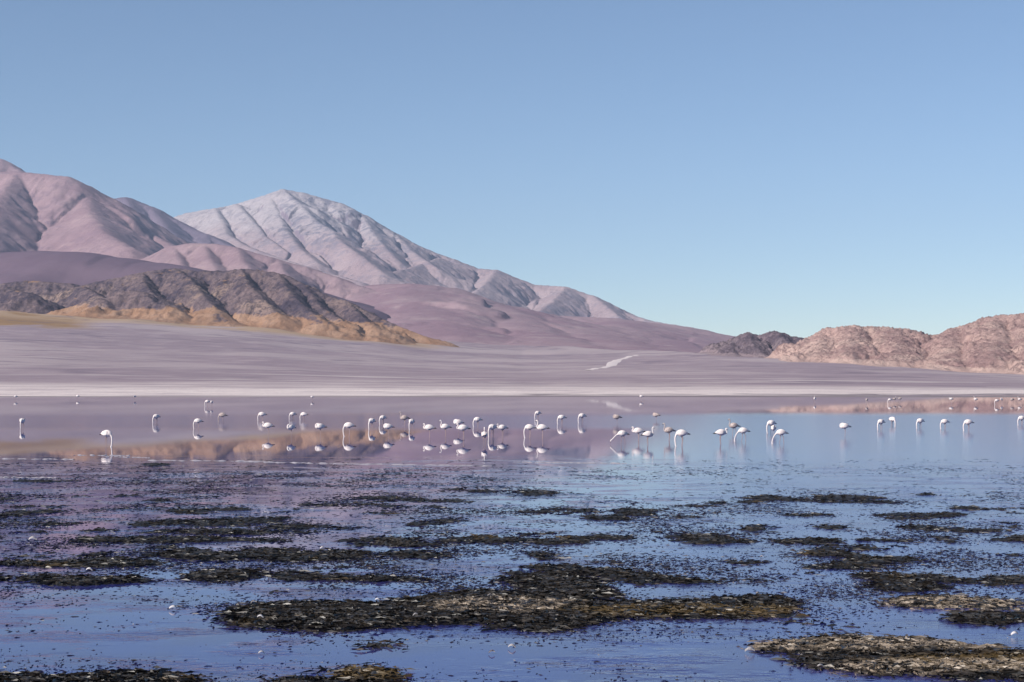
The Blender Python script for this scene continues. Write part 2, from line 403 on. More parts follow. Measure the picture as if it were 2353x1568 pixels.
# rocky hill with tan grass in the middle distance
def grass_rock(name, grass, grass2, rock, rock2, scale, steep, dark, light, lt=0.48):
    m = Mat(name); p = m.pos()
    r = m.mix(m.ramp(m.math('ADD', m.math('MULTIPLY', m.noise(p, scale * 1.5, 8, 0.7), 0.5), m.math('MULTIPLY', m.noise(p, scale * 0.2, 5, 0.6), 0.5)), 0.42, 0.58), rock, rock2)
    vn = m.math('ABSOLUTE', m.math('SUBTRACT', m.noise(p, scale * 1.1, 6, 0.6, 0.9), 0.5))
    r = m.mix(m.ramp(vn, 0.004, 0.040, 0.55, 0.0), r, dark)
    r = m.mix(m.ramp(m.noise(p, scale * 0.16, 3, 0.5), lt, lt + 0.14, 0, 0.9), r, m.mix(m.ramp(vn, 0.004, 0.06, 0.8, 0.0), light, dark))
    g = m.mix(m.ramp(m.noise(p, scale * 0.4, 7, 0.6), 0.4, 0.6), grass, grass2)
    at = m.n.new('ShaderNodeAttribute'); at.attribute_name = 'soil'
    nn = m.noise(p, scale * 0.35, 9, 0.68)
    nz = m.sep(2, m.geo.outputs['Normal'])
    so = m.math('ADD', at.outputs['Fac'], m.math('MULTIPLY', m.math('SUBTRACT', nn, 0.5), 3.2))
    so = m.math('ADD', so, m.ramp(nz, steep[0], steep[1], 0.0, 0.35))
    m.color(m.mix(m.ramp(so, 0.50, 0.86), r, g))
    m.bump(m.noise(p, scale * 2.2, 10, 0.75), 3.2, 0.9)
    return m.m
M6 = grass_rock('tan_grass_and_dark_rock', (0.30, 0.170, 0.105), (0.36, 0.222, 0.150), (0.060, 0.045, 0.066), (0.190, 0.134, 0.135), 0.05, (0.84, 0.985), (0.040, 0.032, 0.052), (0.30, 0.21, 0.175), 0.535)
mountain('rocky_hill', [
    [(160, 660, 3420), (220, 645, 3420), (330, 622, 3400), (400, 612, 3380), (450, 620, 3350), (500, 618, 3330)],
    [(500, 622, 3330), (555, 614, 3280), (600, 618, 3260), (645, 625, 3230), (700, 650, 3190), (750, 676, 3150), (800, 690, 3110), (865, 724, 3060), (930, 756, 3010), (988, 784, 2960)],
    [(400, 613, 3375), (430, 632, 3250), (450, 655, 3140), (480, 690, 3020), (500, 712, 2960)],
    [(330, 623, 3395), (330, 645, 3250), (350, 672, 3080), (372, 690, 3000)],
    [(300, 664, 3040), (330, 668, 3020), (352, 690, 2980), (400, 706, 2950)],
    [(555, 615, 3275), (570, 650, 3130), (610, 690, 3010), (650, 728, 2930)],
    [(640, 626, 3225), (665, 668, 3080), (710, 712, 2970), (750, 742, 2900)],
    [(700, 652, 3185), (735, 700, 3050), (790, 738, 2950)],
    [(800, 692, 3105), (835, 730, 2990), (870, 758, 2920)],
    [(190, 655, 3400), (215, 668, 3200), (240, 684, 3080)],
], 0.78, M6, 'dark rocky hill with tan grass at its foot on the left', (2.4, 3.8), 300, 15, (34, 15), (30, 11), 300, warp=0.45, crest=0.2, rr=0.15, ero=(7, 0.016, 0.05), apron=True)
mountain('rocky_hill', [
    [(-160, 652, 3500), (0, 653, 3500), (60, 645, 3480), (120, 649, 3470), (165, 652, 3450)],
    [(-20, 668, 3300), (20, 664, 3250), (60, 672, 3200)],
], 0.7, M6, 'low dark rock outcrop at the left edge below the purple slope', (3, 4.5), 160, 4, (24, 10), (22, 9), 320, warp=0.4, crest=0.3, ero=(5, 0.014, 0.05))

# pinkish craggy hills on the right
M8 = grass_rock('pink_crag', (0.44, 0.30, 0.265), (0.50, 0.355, 0.31), (0.30, 0.19, 0.18), (0.46, 0.31, 0.275), 0.07, (0.60, 0.84), (0.15, 0.092, 0.095), (0.50, 0.35, 0.305))
M8b = grass_rock('dark_crag', (0.24, 0.18, 0.195), (0.29, 0.22, 0.23), (0.105, 0.078, 0.10), (0.20, 0.15, 0.17), 0.07, (0.66, 0.90), (0.05, 0.038, 0.055), (0.23, 0.175, 0.19))
mountain('rocky_hill', [
    [(1635, 812, 2360), (1670, 792, 2350), (1700, 772, 2340), (1718, 764, 2330), (1738, 772, 2320), (1780, 760, 2320), (1805, 768, 2310), (1835, 776, 2300), (1870, 778, 2300), (1900, 790, 2280)],
    [(1718, 765, 2325), (1730, 790, 2220), (1750, 815, 2120)],
    [(1780, 761, 2315), (1815, 790, 2200), (1860, 818, 2080)],
    [(1690, 780, 2335), (1680, 800, 2240), (1690, 818, 2150)],
    [(1835, 777, 2295), (1870, 800, 2130), (1910, 824, 1960)],
], 0.75, M8b, 'dark jagged rock hill where the long slope meets the right-hand crags', (1.7, 2.8), 90, 2.5, (19, 10), (16, 8), 340, warp=0.5, crest=0.4, rr=0.2, ero=(6, 0.016, 0.03))
mountain('rocky_hill', [
    [(1840, 800, 2140), (1880, 772, 2130), (1918, 754, 2120), (1960, 749, 2110), (2000, 751, 2100), (2050, 753, 2080), (2085, 757, 2070), (2110, 770, 2060), (2150, 772, 2050), (2200, 752, 2030), (2240, 742, 2020), (2285, 727, 2000), (2353, 722, 1980), (2450, 715, 1960), (2600, 730, 1930), (2900, 760, 1900)],
    [(1960, 750, 2105), (1960, 785, 1980), (1950, 815, 1880)],
    [(2050, 754, 2075), (2060, 790, 1940), (2070, 825, 1820)],
    [(2200, 753, 2025), (2190, 795, 1880), (2180, 830, 1770)],
    [(2285, 728, 1995), (2290, 775, 1850), (2280, 820, 1740)],
    [(2380, 722, 1970), (2390, 780, 1800), (2380, 830, 1690)],
    [(1900, 765, 2120), (1890, 795, 2010), (1900, 815, 1940)],
], 0.62, M8, 'long pinkish craggy hill on the right behind the plain', (1.8, 2.8), 130, 3.0, (26, 13), (17, 9), 360, warp=0.6, crest=0.4, rr=0.4, ero=(6, 0.016, 0.03))

# ------------------------------------------------------------------ lagoon water
def water_material():
    m = Mat('lagoon_water'); b = m.b
    y = m.sep(1)
    p = m.pos()
    n = m.noise(p, 0.45, 6, 0.6)
    m.color(m.mix(m.ramp(n, 0.4, 0.65), (0.030, 0.038, 0.190), (0.040, 0.038, 0.140)))
    b.inputs['IOR'].default_value = 1.40; 
    rt = m.math('MULTIPLY', m.ramp(y, 104.0, 122.0), m.ramp(y, 150.0, 190.0, 1, 0))
    xr = m.math('MULTIPLY', m.ramp(m.math('DIVIDE', m.sep(0), y), 0.02, 0.16), m.ramp(y, 150.0, 190.0, 1, 0))
    rt = m.math('MAXIMUM', m.math('MULTIPLY', rt, 0.6), xr)
    rg = m.math('ADD', m.math('MULTIPLY', rt, 0.13), 0.02)
    rg = m.math('ADD', rg, m.ramp(y, 40.0, 74.0, 0.015, 0.0))
    m.link(rg, b.inputs['Roughness'])
    b.inputs['Specular IOR Level'].default_value = 0.5
    # ripples: only where the breeze reaches, the water by the birds lies still
    patch = m.math('MULTIPLY', m.ramp(m.noise(m.pos(0.45, 0.8, 1), 0.9, 6, 0.62), 0.46, 0.58), m.ramp(m.noise(m.pos(0.8, 0.6, 1), 0.11, 3, 0.5), 0.36, 0.56, 0.15, 1.0))
    near = m.ramp(y, 56.0, 76.0, 1, 0)
    amp = m.math('ADD', m.math('MULTIPLY', near, m.math('ADD', m.math('MULTIPLY', patch, 3.4), 0.05)), 0.012)
    rip = m.math('ADD', m.math('MULTIPLY', m.noise(m.pos(0.45, 0.8, 1), 1.5, 4, 0.6), 1.5), m.math('MULTIPLY', m.noise(m.pos(0.7, 1, 1), 9.0, 3, 0.6), 0.25))
    m.bump(rip, 0.012, amp)
    return m.m
xs = np.array([-6000, -600, -120, -40, 0, 40, 120, 600, 6000.]); ys = np.array([8, 20, 40, 80, 160, 346, 430.])
X, Y = np.meshgrid(xs, ys)
mesh_obj('water', np.stack([X, Y, 0 * X], -1).reshape(-1, 3), grid_faces(len(ys), len(xs)), water_material(), kind='structure',
         label='still shallow lagoon reflecting the sky and the mountains', cat='water')

# ------------------------------------------------------------------ mud banks and water weed
BANKS = [  # cx, cy, rx, ry, strength
    (700, 1418, 225, 46, 1.2), (900, 1412, 260, 44, 1.2), (1080, 1398, 250, 50, 1.2), (1290, 1350, 130, 44, 1.15), (1230, 1415, 220, 40, 1.1),
    (1500, 1402, 360, 26, 1.15), (1395, 1318, 70, 18, .9), (1730, 1390, 140, 20, .9),
    (2000, 1488, 260, 26, 1.1), (2080, 1525, 300, 24, 1.2), (2290, 1540, 190, 28, 1.2), (2330, 1515, 70, 16, 1.1), (1850, 1470, 90, 6, .7),
    (2180, 1388, 200, 14, .9), (2310, 1420, 120, 24, 1.0), (2090, 1345, 110, 18, .8), (2000, 1300, 130, 12, .8), (1870, 1272, 90, 8, .8), (2310, 1340, 80, 16, .8),
    (220, 1562, 300, 12, 1.2), (850, 1553, 80, 18, 1.2), (700, 1560, 130, 8, .9), (860, 1483, 42, 6, .9),
    (420, 1240, 260, 10, .95), (480, 1222, 230, 8, .9), (700, 1212, 130, 7, .8), (900, 1250, 160, 10, .8),
    (180, 1294, 260, 9, 1.0), (600, 1276, 330, 16, 1.0), (930, 1275, 140, 12, .7), (230, 1336, 145, 12, 1.1), (495, 1326, 105, 12, 1.1), (850, 1333, 190, 6, .9),
    (60, 1106, 180, 3.2, .9), (90, 1165, 70, 7, .7), (430, 1200, 90, 8, .8), (1110, 1131, 60, 2.2, 1.0), (360, 1068, 50, 4, .9), (150, 1205, 90, 7, .6), (750, 1180, 250, 5, .6), (900, 1160, 260, 4, .55),
    (1930, 1146, 105, 5, 1.0), (1990, 1153, 100, 3, 1.0), (2250, 1169, 130, 4, .9), (1740, 1213, 34, 8, .9), (1915, 1210, 44, 11, .9), (2125, 1215, 70, 10, .9), (2020, 1258, 110, 7, .8),
    (2160, 1236, 50, 8, .7), (2300, 1205, 80, 8, .55), (1570, 1188, 60, 4, .7), (1410, 1192, 60, 4, .7), (1260, 1277, 44, 10, .8), (1370, 1290, 60, 8, .7), (1650, 1335, 190, 12, .65), (1300, 1222, 100, 5, .6),
    (1520, 1222, 90, 5, .55), (1000, 1200, 60, 6, .7), (1050, 1225, 130, 5, .5),
]
CLEAR = [(250, 1415, 260, 34), (300, 1475, 420, 30), (1000, 1500, 620, 34), (1500, 1500, 330, 34), (2000, 1110, 380, 26), (600, 1350, 120, 6), (1500, 1120, 240, 26), (1700, 1545, 120, 26), (2200, 1455, 120, 10)]
def to_p(X, Y): return (X / Y * F + 512) / K, HOR + CAM_H * F / Y / K
def weed_field(X, Y):
    wx = X + 0.45 * fbm(X / 1.6, Y / 2.4, 4, 61); wy = Y + 0.6 * fbm(X / 1.6, Y / 2.4, 4, 67)
    px, py = to_p(wx, wy)
    b = np.zeros_like(X)
    for cx, cy, rx, ry, s in BANKS:
        q = ((px - cx) / rx)**2 + ((py - cy) / (ry * 0.85))**2
        b = np.maximum(b, s * np.clip(1.2 - 0.80 * q, 0, 1))
    cl = np.zeros_like(X)
    for cx, cy, rx, ry in CLEAR:
        q = ((px - cx) / rx)**2 + ((py - cy) / ry)**2
        cl = np.maximum(cl, np.clip(1.3 - q, 0, 1))
    return b, np.clip(cl, 0, 1)

def mud_height(X, Y):
    b, cl = weed_field(X, Y)
    px, py = to_p(X, Y)
    reg = smooth(1085, 1150, py) * (1 - smooth(1330, 1400, py)) + 0.9 * smooth(1180, 1300, py) * smooth(1650, 1900, px)
    b = np.maximum(b, np.clip(reg, 0, 1) * 0.80 * smooth(-0.04, 0.32, fbm(X / 4.2, Y / 3.0, 5, 95, 0.58)) * (1 - cl))
    n = fbm(X / 1.1, Y / 1.5, 6, 71, 0.6); nf = fbm(X / 0.22, Y / 0.3, 4, 77, 0.6)
    z = (b - 0.68) * 0.115 + n * 0.14 + nf * 0.062 - 0.03 * (1 - b) - 0.06 * cl * (1 - smooth(0.5, 0.8, b))
    return np.where(z > 0.055, 0.055 + (z - 0.055) * 0.35, z)

def build_mud():
    ycut = CAM_H * F / (np.linspace(1600, 1045, 640) - HOR) / K
    uu = np.linspace(-0.36, 0.36, 1150)
    U, Y = np.meshgrid(uu, ycut); X = U * Y
    Z = mud_height(X, Y)
    Z = np.where(Y > 74, Z - (Y - 74) * 0.03, Z)
    V = np.stack([X, Y, Z], -1).reshape(-1, 3)
    V, f = compact(V, grid_faces(len(ycut), len(uu), Z > -0.006))
    m = Mat('weedy_mud'); p = m.pos()
    c = m.mix(m.ramp(m.noise(p, 5.0, 8, 0.7), 0.4, 0.66), (0.009, 0.008, 0.009), (0.030, 0.025, 0.021))
    c = m.mix(m.ramp(m.noise(p, 0.55, 6, 0.6), 0.56, 0.70, 0, 0.7), c, m.mix(m.ramp(m.noise(p, 9.0, 6, 0.7), 0.42, 0.66), (0.035, 0.028, 0.018), (0.20, 0.155, 0.115)))
    hi = m.math('MULTIPLY', m.ramp(m.sep(2), 0.035, 0.075), m.ramp(m.noise(p, 14.0, 6, 0.7), 0.46, 0.66))
    c = m.mix(m.math('MULTIPLY', hi, 0.6), c, (0.25, 0.20, 0.165))
    m.color(c); m.b.inputs['Roughness'].default_value = 0.55; m.b.inputs['Specular IOR Level'].default_value = 0.4
    m.bump(m.noise(p, 18, 8, 0.75), 0.05, 0.9)
    return mesh_obj('mud_bank', V, f, m.m, kind='structure', label='dark weedy mud banks breaking the surface of the near lagoon', cat='mud')
build_mud()

def build_weed(n_try, name, label, want, mats, hgt, wid, seed, flat=False):
    r = np.random.default_rng(seed)
    py = r.uniform(1046, 1590, n_try); px = r.uniform(-40, 2390, n_try)
    Y = CAM_H * F / ((py - HOR) * K); X = (px * K - 512) / F * Y
    b, cl = weed_field(X, Y)
    zz = mud_height(X, Y)
    sp = fbm(X / 2.6, Y / 4.0, 5, 83, 0.6)
    dens = want(b, cl, zz, sp, py, px)
    k = r.random(n_try) < dens
    X, Y, zz = X[k], Y[k], np.maximum(zz[k], 0.0); n = len(X)
    nb = 2
    V = []; Fc = []
    for j in range(nb):
        sc = Y / 30.0 if flat else 1.0
        a = r.uniform(0, np.pi, n); ln = r.uniform(*wid, n) * 0.5 * sc; hh = r.uniform(*hgt, n)
        ox = r.normal(0, wid[1] * 0.45, n) * sc; oy = r.normal(0, wid[1] * 0.55, n) * sc
        cx, cy = X + ox, Y + oy; dx, dy = np.cos(a) * ln, np.sin(a) * ln
        lx = r.normal(0, 0.5, n) * hh; ly = r.normal(0, 0.5, n) * hh
        z0 = zz - 0.012
        q = np.stack([np.stack([cx - dx, cy - dy, z0], -1), np.stack([cx + dx, cy + dy, z0], -1),
                      np.stack([cx + dx * r.uniform(.1, .5, n) + lx, cy + dy * .3 + ly, z0 + hh * r.uniform(.3, .9, n)], -1),
                      np.stack([cx - dx * r.uniform(-.1, .3, n) + lx, cy - dy * .2 + ly, z0 + hh], -1)], 1)
        Fc.append(np.arange(n * 4).reshape(n, 4) + sum(len(v) for v in V)); V.append(q.reshape(-1, 3))
    o = mesh_obj(name, np.concatenate(V), np.concatenate(Fc), mats, smoothed=False, kind='stuff', label=label, cat='weed')
    return o
def weed_material(name, a, b, c, th, gmix=0.0):
    m = Mat(name); p = m.pos()
    x = m.mix(m.ramp(m.noise(p, 6.0, 6, 0.7), 0.4, 0.62), a, b)
    gold = m.ramp(m.noise(p, 0.45, 4, 0.5), 0.62, 0.72)
    def spot(px, py, rx, ry):
        gx, gy = gp(px, py)
        v = m.n.new('ShaderNodeVectorMath'); v.operation = 'SUBTRACT'; m.link(m.geo.outputs['Position'], v.inputs[0]); v.inputs[1].default_value = (gx, gy, 0)
        q = m.n.new('ShaderNodeVectorMath'); q.operation = 'MULTIPLY'; m.link(v.outputs[0], q.inputs[0]); q.inputs[1].default_value = (1 / rx, 1 / ry, 0)
        l = m.n.new('ShaderNodeVectorMath'); l.operation = 'LENGTH'; m.link(q.outputs[0], l.inputs[0])
        return m.ramp(m.math('ADD', l.outputs['Value'], m.math('MULTIPLY', m.math('SUBTRACT', m.noise(p, 1.5, 5, 0.6), 0.5), 1.6)), 0.6, 1.1, 1, 0)
    if gmix:
        for q in ((2300, 1528, 1.3, 0.6), (860, 1556, 0.7, 0.5), (1600, 1408, 2.2, 0.6)): gold = m.math('MAXIMUM', gold, spot(*q))
    x = m.mix(m.math('MULTIPLY', gold, gmix), x, m.mix(m.noise(p, 7.0, 5, 0.6), (0.03, 0.02, 0.01), (0.17, 0.115, 0.05)))
    straw = m.ramp(m.noise(p, 2.3, 8, 0.75), th, th + 0.14)
    if gmix:
        for q in ((2000, 1485, 2.3, 0.7), (2200, 1540, 2.0, 0.5), (2180, 1392, 1.6, 0.8), (1150, 1395, 1.2, 0.9)):
            straw = m.math('MAXIMUM', straw, m.math('MULTIPLY', spot(*q), m.ramp(m.noise(p, 5.0, 6, 0.7), 0.38, 0.60)))
    m.color(m.mix(straw, x, c)); m.b.inputs['Roughness'].default_value = 0.42; m.b.inputs['Specular IOR Level'].default_value = 0.4
    return m.m
W1 = weed_material('dark_water_weed', (0.010, 0.010, 0.012), (0.030, 0.026, 0.024), (0.075, 0.06, 0.04), 0.58)
W2 = weed_material('dry_bank_weed', (0.009, 0.008, 0.008), (0.034, 0.027, 0.022), (0.30, 0.24, 0.185), 0.60, 0.8)
build_weed(760000, 'water_weed', 'dark weed tips scattered over the rippled near water',
           lambda b, cl, z, sp, py, px: np.clip((smooth(-0.10, 0.30, sp) * (0.30 + 0.25 * (1 - smooth(700, 1400, px)) * (1 - smooth(1280, 1400, py))) + 0.03 + 0.45 * smooth(0.2, 0.7, b) * smooth(-.2, .2, sp)) * (1 - 0.93 * cl) * smooth(1046, 1110, py) * (1 - 0.8 * smooth(1370, 1440, py)), 0, 1) * (z < 0.02),
           W1, (0.006, 0.024), (0.04, 0.30), 91, True)
build_weed(330000, 'bank_weed', 'short dark and straw-coloured weed covering the mud banks',
           lambda b, cl, z, sp, py, px: (z > 0.008) * 0.75, W2, (0.006, 0.030), (0.03, 0.30), 92)

# thin foam lines where the calm and the weedy water meet
def build_foam():
    V = []; Fc = []
    r = np.random.default_rng(7)
    lines = [(-20, 1054, 170, 1056), (170, 1046, 300, 1047), (235, 1049, 345, 1052), (340, 1058, 620, 1060), (560, 1061, 780, 1066), (780, 1066, 1130, 1071), (1180, 1062, 1440, 1065), (0, 1097, 130, 1098)]
    n0 = 0
    for (x0, y0, x1, y1) in lines:
        n = 60
        t = np.linspace(0, 1, n); px = x0 + (x1 - x0) * t; py = y0 + (y1 - y0) * t + 1.2 * fbm(t * 9, t * 0 + x0, 3, 5)
        Y = CAM_H * F / ((py - HOR) * K); X = (px * K - 512) / F * Y
        wdt = np.clip(0.12 + 0.55 * fbm(t * 14, t * 0 + y0, 4, 6), 0.0, 1) * 0.8 + 0.006
        a = np.stack([X, Y - wdt, 0 * X + 0.004], -1); c = np.stack([X, Y, 0 * X + 0.004 + 0.035 * np.minimum(wdt * 4, 1)], -1); bb = np.stack([X, Y + wdt, 0 * X + 0.004], -1)
        vv = np.stack([a, c, bb], 0).reshape(-1, 3); V.append(vv); Fc.append(grid_faces(3, n) + n0); n0 += len(vv)
    m = Mat('foam'); m.color(m.mix(m.noise(m.pos(), 3), (0.38, 0.34, 0.38), (0.55, 0.51, 0.54)))
    mesh_obj('foam', np.concatenate(V), np.concatenate(Fc), m.m, kind='stuff', label='thin pale foam lines drifted across the water before the flamingos', cat='foam')
build_foam()

# ------------------------------------------------------------------ flamingos
m = Mat('white_pink_feathers'); m.color(m.mix(m.ramp(m.noise(m.pos(), 9, 5), 0.35, 0.7), (0.76, 0.65, 0.625), (0.80, 0.73, 0.70))); FEATHER = m.m
m = Mat('tan_young_feathers'); m.color(m.mix(m.ramp(m.noise(m.pos(), 12, 5), 0.4, 0.65), (0.38, 0.30, 0.28), (0.55, 0.46, 0.43))); TAN = m.m
m = Mat('pink_grey_leg'); m.color((0.34, 0.25, 0.25)); LEG = m.m
m = Mat('black_feathers'); m.color(m.mix(m.noise(m.pos(), 30), (0.012, 0.010, 0.012), (0.04, 0.032, 0.035))); BLACK = m.m
m = Mat('bill'); m.color((0.03, 0.025, 0.022)); m.b.inputs['Roughness'].default_value = 0.4; BILL = m.m

def catmull(P, n):
    P = np.array(P, float); Q = np.vstack([2 * P[0] - P[1], P, 2 * P[-1] - P[-2]]); out = []
    for i in range(1, len(Q) - 2):
        for t in np.linspace(0, 1, n, endpoint=False):
            a, b, c, d = Q[i - 1], Q[i], Q[i + 1], Q[i + 2]
            out.append(0.5 * (2 * b + (c - a) * t + (2 * a - 5 * b + 4 * c - d) * t * t + (3 * b - a - 3 * c + d) * t**3))
    out.append(P[-1]); return np.array(out)
def tube(bm, path, seg=12):
    """path rows: x, y, z, half width (sideways), half height"""
    C = path[:, :3]; T = np.gradient(C, axis=0); rings = []
    for i in range(len(C)):
        t = Vector(T[i]).normalized(); side = Vector((0, 1, 0)); side = (side - t * side.dot(t))
        if side.length < 1e-3: side = Vector((1, 0, 0))
        side.normalize(); up = t.cross(side)
        ry, rz = max(path[i, 3], .003), max(path[i, 4], .003)
        rings.append([bm.verts.new(Vector(C[i]) + side * math.cos(a) * ry + up * math.sin(a) * rz) for a in [2 * math.pi * q / seg for q in range(seg)]])
    for i in range(len(rings) - 1):
        for q in range(seg):
            bm.faces.new((rings[i][q], rings[i][(q + 1) % seg], rings[i + 1][(q + 1) % seg], rings[i + 1][q]))
    bm.faces.new(rings[0]); bm.faces.new(rings[-1])
def bm_mesh(name, bm, mats, remesh=None):
    bmesh.ops.recalc_face_normals(bm, faces=bm.faces[:])
    me = bpy.data.meshes.new(name); bm.to_mesh(me); bm.free()
    if remesh:
        o = bpy.data.objects.new('tmp', me); COL.objects.link(o)
        md = o.modifiers.new('r', 'REMESH'); md.mode = 'VOXEL'; md.voxel_size = remesh
        sm = o.modifiers.new('s', 'SMOOTH'); sm.factor = 0.5; sm.iterations = 2
        dg = bpy.context.evaluated_depsgraph_get(); dg.update()
        me2 = bpy.data.meshes.new_from_object(o.evaluated_get(dg)); me2.name = name
        bpy.data.objects.remove(o); bpy.data.meshes.remove(me); me = me2
    me.materials.clear()
    for q in mats: me.materials.append(q)
    me.polygons.foreach_set('use_smooth', np.ones(len(me.polygons), dtype=bool))
    return me

TORSO = [(-.30, .60, .012, .012), (-.24, .615, .06, .055), (-.14, .628, .115, .125), (-.02, .630, .145, .168), (.10, .622, .135, .160), (.19, .600, .095, .112)]
NECKS = {  # continue from the chest: x, y, z, radius ; last points are the head, then the bill
    'feed':   ([(.255, 0, .545, .046), (.300, 0, .44, .038), (.312, 0, .30, .033), (.300, 0, .16, .032), (.285, 0, .06, .034)], [(.265, 0, .010, .038), (.235, 0, -.03, .034)], [(.20, 0, -.06, .02), (.17, 0, -.05, .012)]),
    'reach':  ([(.27, 0, .555, .046), (.35, 0, .47, .032), (.42, 0, .36, .027), (.47, 0, .22, .026), (.49, 0, .10, .029)], [(.485, 0, .035, .038), (.46, 0, -.015, .034)], [(.425, 0, -.05, .02), (.40, 0, -.045, .012)]),
    'alert':  ([(.245, 0, .61, .046), (.270, 0, .69, .032), (.245, 0, .78, .027), (.225, 0, .87, .026), (.235, 0, .95, .028)], [(.262, 0, .985, .040), (.30, 0, .985, .036)], [(.345, 0, .955, .021), (.362, 0, .915, .013)]),
    'curl':   ([(.25, 0, .575, .048), (.305, 0, .60, .036), (.312, 0, .67, .031), (.272, 0, .73, .029), (.255, 0, .775, .031)], [(.275, 0, .815, .040), (.312, 0, .815, .036)], [(.352, 0, .785, .021), (.365, 0, .75, .013)]),
    'rest':   ([(.235, 0, .62, .055), (.235, 0, .70, .045), (.175, .02, .765, .040), (.10, .045, .770, .038), (.04, .06, .752, .036)], [(-.01, .065, .742, .040), (-.05, .065, .732, .032)], [(-.08, .06, .722, .018), (-.10, .055, .712, .012)]),
    'stretch': ([(.27, 0, .565, .046), (.36, 0, .52, .033), (.45, 0, .44, .029), (.53, 0, .36, .028), (.59, 0, .30, .030)], [(.635, 0, .265, .040), (.665, 0, .225, .035)], [(.685, 0, .18, .021), (.68, 0, .145, .013)]),
}
LEGS = {
    'stand': [[(-.01, .05, .55), (-.045, .05, .30), (-.01, .05, -.12)], [(0, -.05, .55), (-.03, -.05, .30), (.01, -.05, -.12)]],
    'walk':  [[(-.01, .05, .55), (-.11, .05, .32), (-.14, .05, -.12)], [(.02, -.05, .55), (.04, -.05, .30), (.10, -.05, -.12)]],
    'one':   [[(-.01, .012, .55), (-.035, .012, .30), (0, .012, -.12)], [(0, -.05, .56), (.03, -.05, .47), (-.12, -.05, .50)]],
}
POSES = {'feed': ('feed', 'stand'), 'feed_walk': ('reach', 'walk'), 'alert': ('alert', 'stand'), 'curl': ('curl', 'stand'), 'rest': ('rest', 'one'), 'stretch': ('stretch', 'walk'), 'alert_walk': ('alert', 'walk')}

def make_pose(neck, legs):
    nk, hd, bl = NECKS[neck]
    rows = [(x, 0, z, wy, wz) for x, z, wy, wz in TORSO] + [(x, y, z, r, r) for x, y, z, r in nk] + [(x, y, z, r * .85, r) for x, y, z, r in hd] + [(bl[0][0], bl[0][1], bl[0][2], bl[0][3], bl[0][3])]
    bm = bmesh.new(); tube(bm, catmull(rows, 6), 14)
    legp = []
    for L in LEGS[legs]:
        rr = [.030, .016, .013] if legs != 'one' or L[2][2] < 0 else [.030, .016, .012]
        p = catmull([(x, y, z, r, r) for (x, y, z), r in zip(L, rr)], 8); legp.append(p); tube(bm, p, 8)
    body = bm_mesh('flamingo_body', bm, [FEATHER, LEG], remesh=0.0085)
    c = np.zeros(len(body.polygons) * 3); body.polygons.foreach_get('center', c); c = c.reshape(-1, 3)
    d = np.min(np.linalg.norm(c[:, None, :] - np.concatenate(legp)[None, :, :3], axis=2), axis=1)
    body.polygons.foreach_set('material_index', ((d < .045) & (c[:, 2] < .505) & (np.abs(c[:, 0]) < .2)).astype(np.int32)); body.update()
    bm = bmesh.new(); tube(bm, catmull([(*hd[-1][:3], .022, .024), (*bl[0][:3], .016, .021), (*bl[1][:3], .006, .007)], 5), 8)
    bill = bm_mesh('bill', bm, [BILL])
    return body, bill
def wing_mesh(s):
    bm = bmesh.new()
    tube(bm, catmull([(.155, s * .085, .64, .012, .03), (.09, s * .130, .645, .022, .105), (-.04, s * .136, .645, .024, .122), (-.16, s * .104, .632, .022, .09), (-.27, s * .055, .610, .016, .040), (-.34, s * .03, .592, .006, .012)], 5), 10)
    return bm_mesh('wing', bm, [FEATHER])
def flight_mesh(s):
    bm = bmesh.new()
    tube(bm, catmull([(-.17, s * .085, .585, .010, .020), (-.25, s * .055, .590, .018, .036), (-.34, s * .028, .583, .016, .030), (-.42, s * .014, .560, .006, .008)], 5), 8)
    return bm_mesh('flight_feathers', bm, [BLACK])
WING = {s: wing_mesh(s) for s in (1, -1)}; FLIGHT = {s: flight_mesh(s) for s in (1, -1)}
PM = {k: make_pose(*v) for k, v in POSES.items()}

